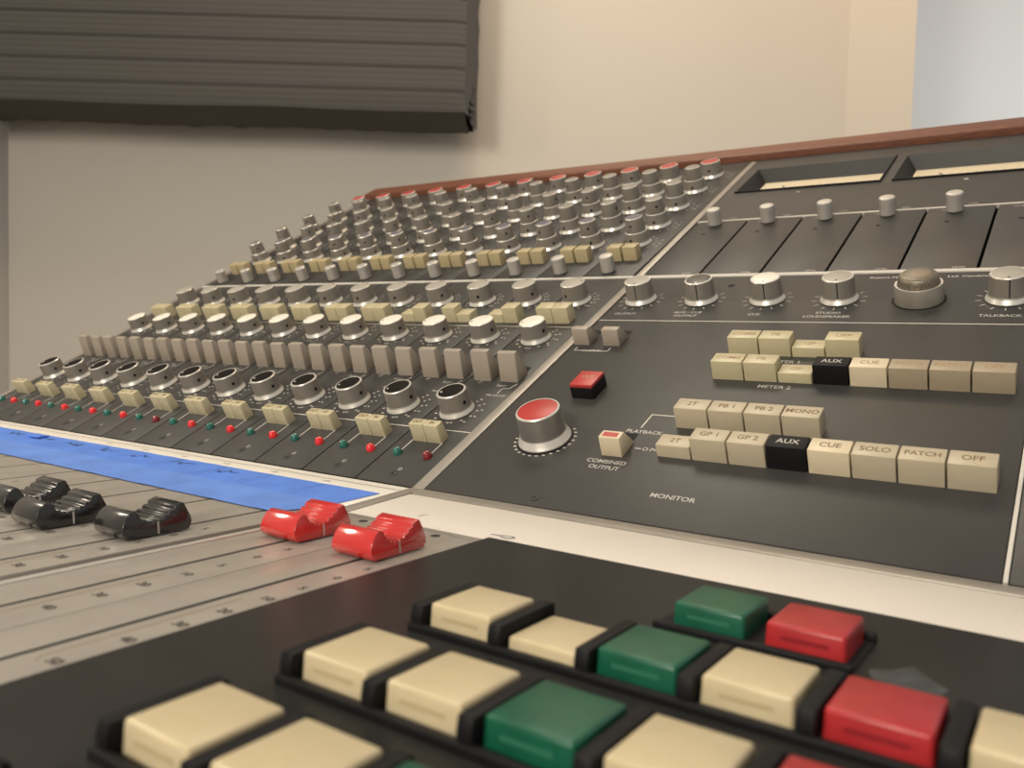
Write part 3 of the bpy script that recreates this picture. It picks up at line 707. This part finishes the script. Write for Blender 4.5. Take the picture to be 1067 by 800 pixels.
# ------------------------------------------------------------------ blue masking tape on the writing strip
def tape(name, label, x0, x1, ya, yb, m, dz, cutr, mess, bumpy):
    b = MB(); N = 60; cols = 5; vs = []; fs = []
    r = random.Random(3 + int(dz * 100))
    for i in range(N + 1):
        t = i / N; x = x0 + (x1 - x0) * t
        for j in range(cols + 1):
            s = j / cols; y = ya(x) + (yb(x) - ya(x)) * s
            zb = strip_z(y) if y > -55.5 else (strip_z(-55.5) + 0.25 if y > -61.5 else ZF)
            vs.append((x + (cutr * s if i == N else 0), y + r.uniform(-.25, .25), zb + dz + abs(r.gauss(0, bumpy))))
    for i in range(N):
        for j in range(cols):
            a = i * (cols + 1) + j; fs.append((a, a + 1, a + cols + 2, a + cols + 1))
    # thickness
    k = len(vs); lo = [(x, y, z - 0.12) for x, y, z in vs]
    b.raw(vs, fs, m)
    rim = [i * (cols + 1) for i in range(N + 1)] + [N * (cols + 1) + j for j in range(1, cols + 1)] + [i * (cols + 1) + cols for i in range(N - 1, -1, -1)] + [j for j in range(cols - 1, 0, -1)]
    b.raw([vs[i] for i in rim] + [lo[i] for i in rim], [(q, (q + 1) % len(rim), len(rim) + (q + 1) % len(rim), len(rim) + q) for q in range(len(rim))], m)
    if mess: mess(b, dz)
    o = thing(name, label, 'tape', on_desk(0, 0, 0))
    link('tape_strip', b.mesh(name, 60), o)
    return o
def writing(b, dz):
    r = random.Random(11)
    for k in range(12):                      # loose felt-pen scribbles, one per channel
        x0 = -30 - 43 * k
        if k in (0, 1): continue
        x = x0 - 20; pts = []
        nn = r.randint(8, 13)
        for q in range(nn): pts.append((x + q * 22 / nn + r.uniform(-1, 1), -31 + r.uniform(-4.5, 4.5)))
        for p, q in zip(pts[:-1], pts[1:]):
            if r.random() < 0.2: continue
            d = Vector((q[0] - p[0], q[1] - p[1])); L = d.length or 1; n_ = Vector((-d.y, d.x)) / L * 0.45
            b.raw([(p[0] - n_.x, p[1] - n_.y, strip_z(p[1]) + dz + 0.5), (q[0] - n_.x, q[1] - n_.y, strip_z(q[1]) + dz + 0.5), (q[0] + n_.x, q[1] + n_.y, strip_z(q[1]) + dz + 0.5), (p[0] + n_.x, p[1] + n_.y, strip_z(p[1]) + dz + 0.5)], [(0, 1, 2, 3)], 'pen')
    for k in range(10):                      # division lines between the names
        x = -50 - 43 * k
        b.line([(x - 0.2, -22), (x + 0.4, -48)], 0.5, strip_z(-35) + dz + 1.0, 'pen')
tape('masking_tape', 'long strip of bright blue masking tape with felt-pen writing along the white strip', -540, -9, lambda x: -20.5, lambda x: -52, 'tape', 0.3, -3.0, writing, 0.10)
tape('masking_tape', 'second strip of blue masking tape, painted-in sheen, lapping over the fader tops', -540, -14, lambda x: -49, lambda x: -81, 'tape_sheen', 0.55, -4.0, None, 0.12)
b = MB(); b.box(-7, 7, -4, 4, 0, 1.4, 'tape', 0.3)
o = link('tape_scrap', b.mesh('tape_scrap')); o.matrix_world = on_desk(-352, -30, -1.0) @ Matrix.Rotation(0.15, 4, 'Z')
o['label'] = 'small folded scrap of blue tape stuck on the long tape strip'; o['category'] = 'tape'

# ------------------------------------------------------------------ the room (frame: right, forward, up from the camera's foot point)
CAM = Vector((0.29333558, -0.33788907, 0.08122731 + DESK))
FH = Vector((-0.569418, 0.822048, 0)); RH = Vector((0.822048, 0.569418, 0))
ROOM = Matrix(((RH.x, FH.x, 0, CAM.x), (RH.y, FH.y, 0, CAM.y), (0, 0, 1, 0), (0, 0, 0, 1)))
EYE = CAM.z
def room_box(name, x0, x1, y0, y1, z0, z1, m):
    b = MB(); b.box(x0 * 1000, x1 * 1000, y0 * 1000, y1 * 1000, z0 * 1000, z1 * 1000, m)
    o = link(name, b.mesh(name)); o.matrix_world = ROOM; o['kind'] = 'structure'; return o
room_box('floor', -1.2, 3.2, -2.2, 3.4, -0.1, 0.0, 'floor')
room_box('wall_back', -1.16, 0.676, 1.75, 1.85, 0, 2.6, 'wall')
b = MB()   # splayed pier at the right end of the back wall
P = [(676, 1750), (770, 1656), (770, 3000), (676, 3000)]
b.raw([(x, y, 0) for x, y in P] + [(x, y, 2600) for x, y in P], [(3, 2, 1, 0), (4, 5, 6, 7), (0, 1, 5, 4), (1, 2, 6, 5), (2, 3, 7, 6), (3, 0, 4, 7)], 'wall')
o = link('wall_pier', b.mesh('wall_pier')); o.matrix_world = ROOM; o['kind'] = 'structure'
room_box('wall_left', -1.16, -1.062, -2.2, 1.75, 0, 2.6, 'wall_side')
room_box('wall_right', 0.77, 3.2, 2.7, 2.8, 0, 2.6, 'wall_white')

# fabric-covered absorber on the back wall
ap = thing('acoustic_panel', 'grey striped fabric acoustic panel hung high on the back wall', 'acoustic panel', ROOM @ Matrix.Translation((-0.58, 1.55, EYE + 0.418)))
bm = bmesh.new()
W, D, Hh = 0.478, 0.15, 0.90
nx, nz = 48, 40
def fr(i, k):
    x = -W + 2 * W * i / nx; z = Hh * k / nz
    return x, z
b = MB(); rr = random.Random(5)
def rough(p, a): return (p[0] + rr.gauss(0, a), p[1] + rr.gauss(0, a), p[2] + rr.gauss(0, a))
front = {}
vs = []; fs = []
for i in range(nx + 1):
    for k in range(nz + 1):
        x, z = fr(i, k); y = 0.0
        dx = min(x + W, W - x); dz = min(z, Hh - z); e = min(dx, dz)
        y = 0.006 * max(0, 1 - e / 0.012) ** 2
        vs.append((x * 1000, y * 1000 + rr.gauss(0, .25), z * 1000 + 1.5 * math.sin(x * 14) * (1 - min(1, z / .1))))
for i in range(nx):
    for k in range(nz):
        a = i * (nz + 1) + k; fs.append((a, a + nz + 1, a + nz + 2, a + 1))
b.raw(vs, fs, 'fabric')
link('front_fabric', b.mesh('front_fabric', 80), ap)
b = MB()
def side(pts_front, push, m):
    vs = []; fs = []; n = len(pts_front); J = 4
    for (x, y, z) in pts_front:
        for j in range(J + 1):
            t = j / J
            vs.append(rough((x + push[0] * t, y + (150 - y) * t, z + push[2] * t), 0.9 if j else 0))
    for q in range(n - 1):
        for j in range(J):
            a = q * (J + 1) + j; fs.append((a, a + J + 1, a + J + 2, a + 1))
    b.raw(vs, fs, m)
V = lambda i, k: vs0[i * (nz + 1) + k]
vs0 = vs
side([V(nx - i, 0) for i in range(nx + 1)], (0, 0, -3), 'fabric_edge')
side([V(nx, nz - k) for k in range(nz + 1)], (16, 0, 0), 'fabric_edge')
side([V(0, k) for k in range(nz + 1)], (0, 0, 0), 'fabric_edge')
side([V(i, nz) for i in range(nx + 1)], (0, 0, 0), 'fabric_edge')
b.box(-W * 1000, W * 1000 + 10, 146, 150, 0, Hh * 1000, 'fabric_edge')
for q in range(9):                            # bunched folds of cloth at the lower right corner
    z = 6 + q * 9 + rr.uniform(-3, 3); r = rr.uniform(4, 8) * (1.2 - q * .07)
    bmx = bmesh.new(); bmesh.ops.create_icosphere(bmx, subdivisions=2, radius=1)
    b.raw([(W * 1000 + 9 + r * 1.1 * v.co.x + rr.gauss(0, .5), 60 + q * 6 + 3.0 * r * v.co.y, z + r * v.co.z) for v in bmx.verts], [[v.index for v in f.verts] for f in bmx.faces], 'fabric_edge'); bmx.free()
link('side_fabric', b.mesh('side_fabric', 60), ap)
b = MB()
for x in (-300, 300): b.box(x - 30, x + 30, 150, 200, Hh * 500, Hh * 500 + 60, 'chassis')
link('wall_bracket', b.mesh('wall_bracket'), ap)

# ------------------------------------------------------------------ light
w = bpy.data.worlds.new('room_light'); SC.world = w; w.use_nodes = True
bg = w.node_tree.nodes['Background']; bg.inputs['Color'].default_value = (1.0, 0.95, 0.88, 1); bg.inputs['Strength'].default_value = 0.34
def area(name, r, f, up, target, size, energy, col, sy=None):
    l = bpy.data.lights.new(name, 'AREA'); l.shape = 'RECTANGLE'; l.size = size; l.size_y = sy or size; l.energy = energy; l.color = col
    o = bpy.data.objects.new(name, l); COL.objects.link(o)
    p = ROOM @ Vector((r, f, EYE + up)); t = ROOM @ Vector((target[0], target[1], EYE + target[2]))
    o.location = p; o.rotation_euler = (t - p).to_track_quat('-Z', 'Y').to_euler(); return o
area('ceiling_lamp', -0.1, 1.05, 1.5, (0.0, 1.0, 0.0), 0.5, 9.0, (1.0, 0.88, 0.70))
area('left_wall_lamp', -0.92, 0.58, 0.60, (-0.08, 0.36, -0.08), 0.20, 3.4, (1.0, 0.88, 0.72))
area('corner_lamp', 0.5, 0.9, 1.45, (0.75, 1.75, 0.6), 0.25, 4.2, (1.0, 0.62, 0.34))
area('room_lamp', -1.0, -1.1, 0.74, (0.05, 0.9, 0.1), 0.45, 37.0, (1.0, 0.92, 0.80))
area('window_daylight', 2.3, 1.6, 0.7, (1.3, 2.7, 0.5), 0.9, 11.0, (0.88, 0.94, 1.0))
area('window_daylight_desk', 1.0, 1.2, 0.35, (0.2, 0.95, 0.1), 0.4, 1.0, (0.70, 0.84, 1.0))

# ------------------------------------------------------------------ camera
Rm = [[0.8209282571090544, 0.5703366896823131, 0.02815771798478793], [0.05284193794891448, -0.02677571230330805, -0.998243853386763], [-0.5685811518804446, 0.8209744951171571, -0.05211863480019023]]
cam = bpy.data.cameras.new('camera'); co = bpy.data.objects.new('camera', cam); COL.objects.link(co)
mx = Matrix.Identity(4)
for r_ in range(3):
    mx[r_][0] = Rm[0][r_]; mx[r_][1] = -Rm[1][r_]; mx[r_][2] = -Rm[2][r_]; mx[r_][3] = CAM[r_]
co.matrix_world = mx
cam.sensor_fit = 'HORIZONTAL'; cam.sensor_width = 36.0; cam.lens = 864.573 / 1067 * 36.0
cam.clip_start = 0.01; cam.clip_end = 50
cam.dof.use_dof = True; cam.dof.focus_distance = 0.47; cam.dof.aperture_fstop = 14.6
SC.camera = co
SC.view_settings.view_transform = 'Standard'; SC.view_settings.look = 'None'
SC.view_settings.gamma = 1.0; SC.view_settings.use_curve_mapping = False; SC.view_settings.exposure = 0.06
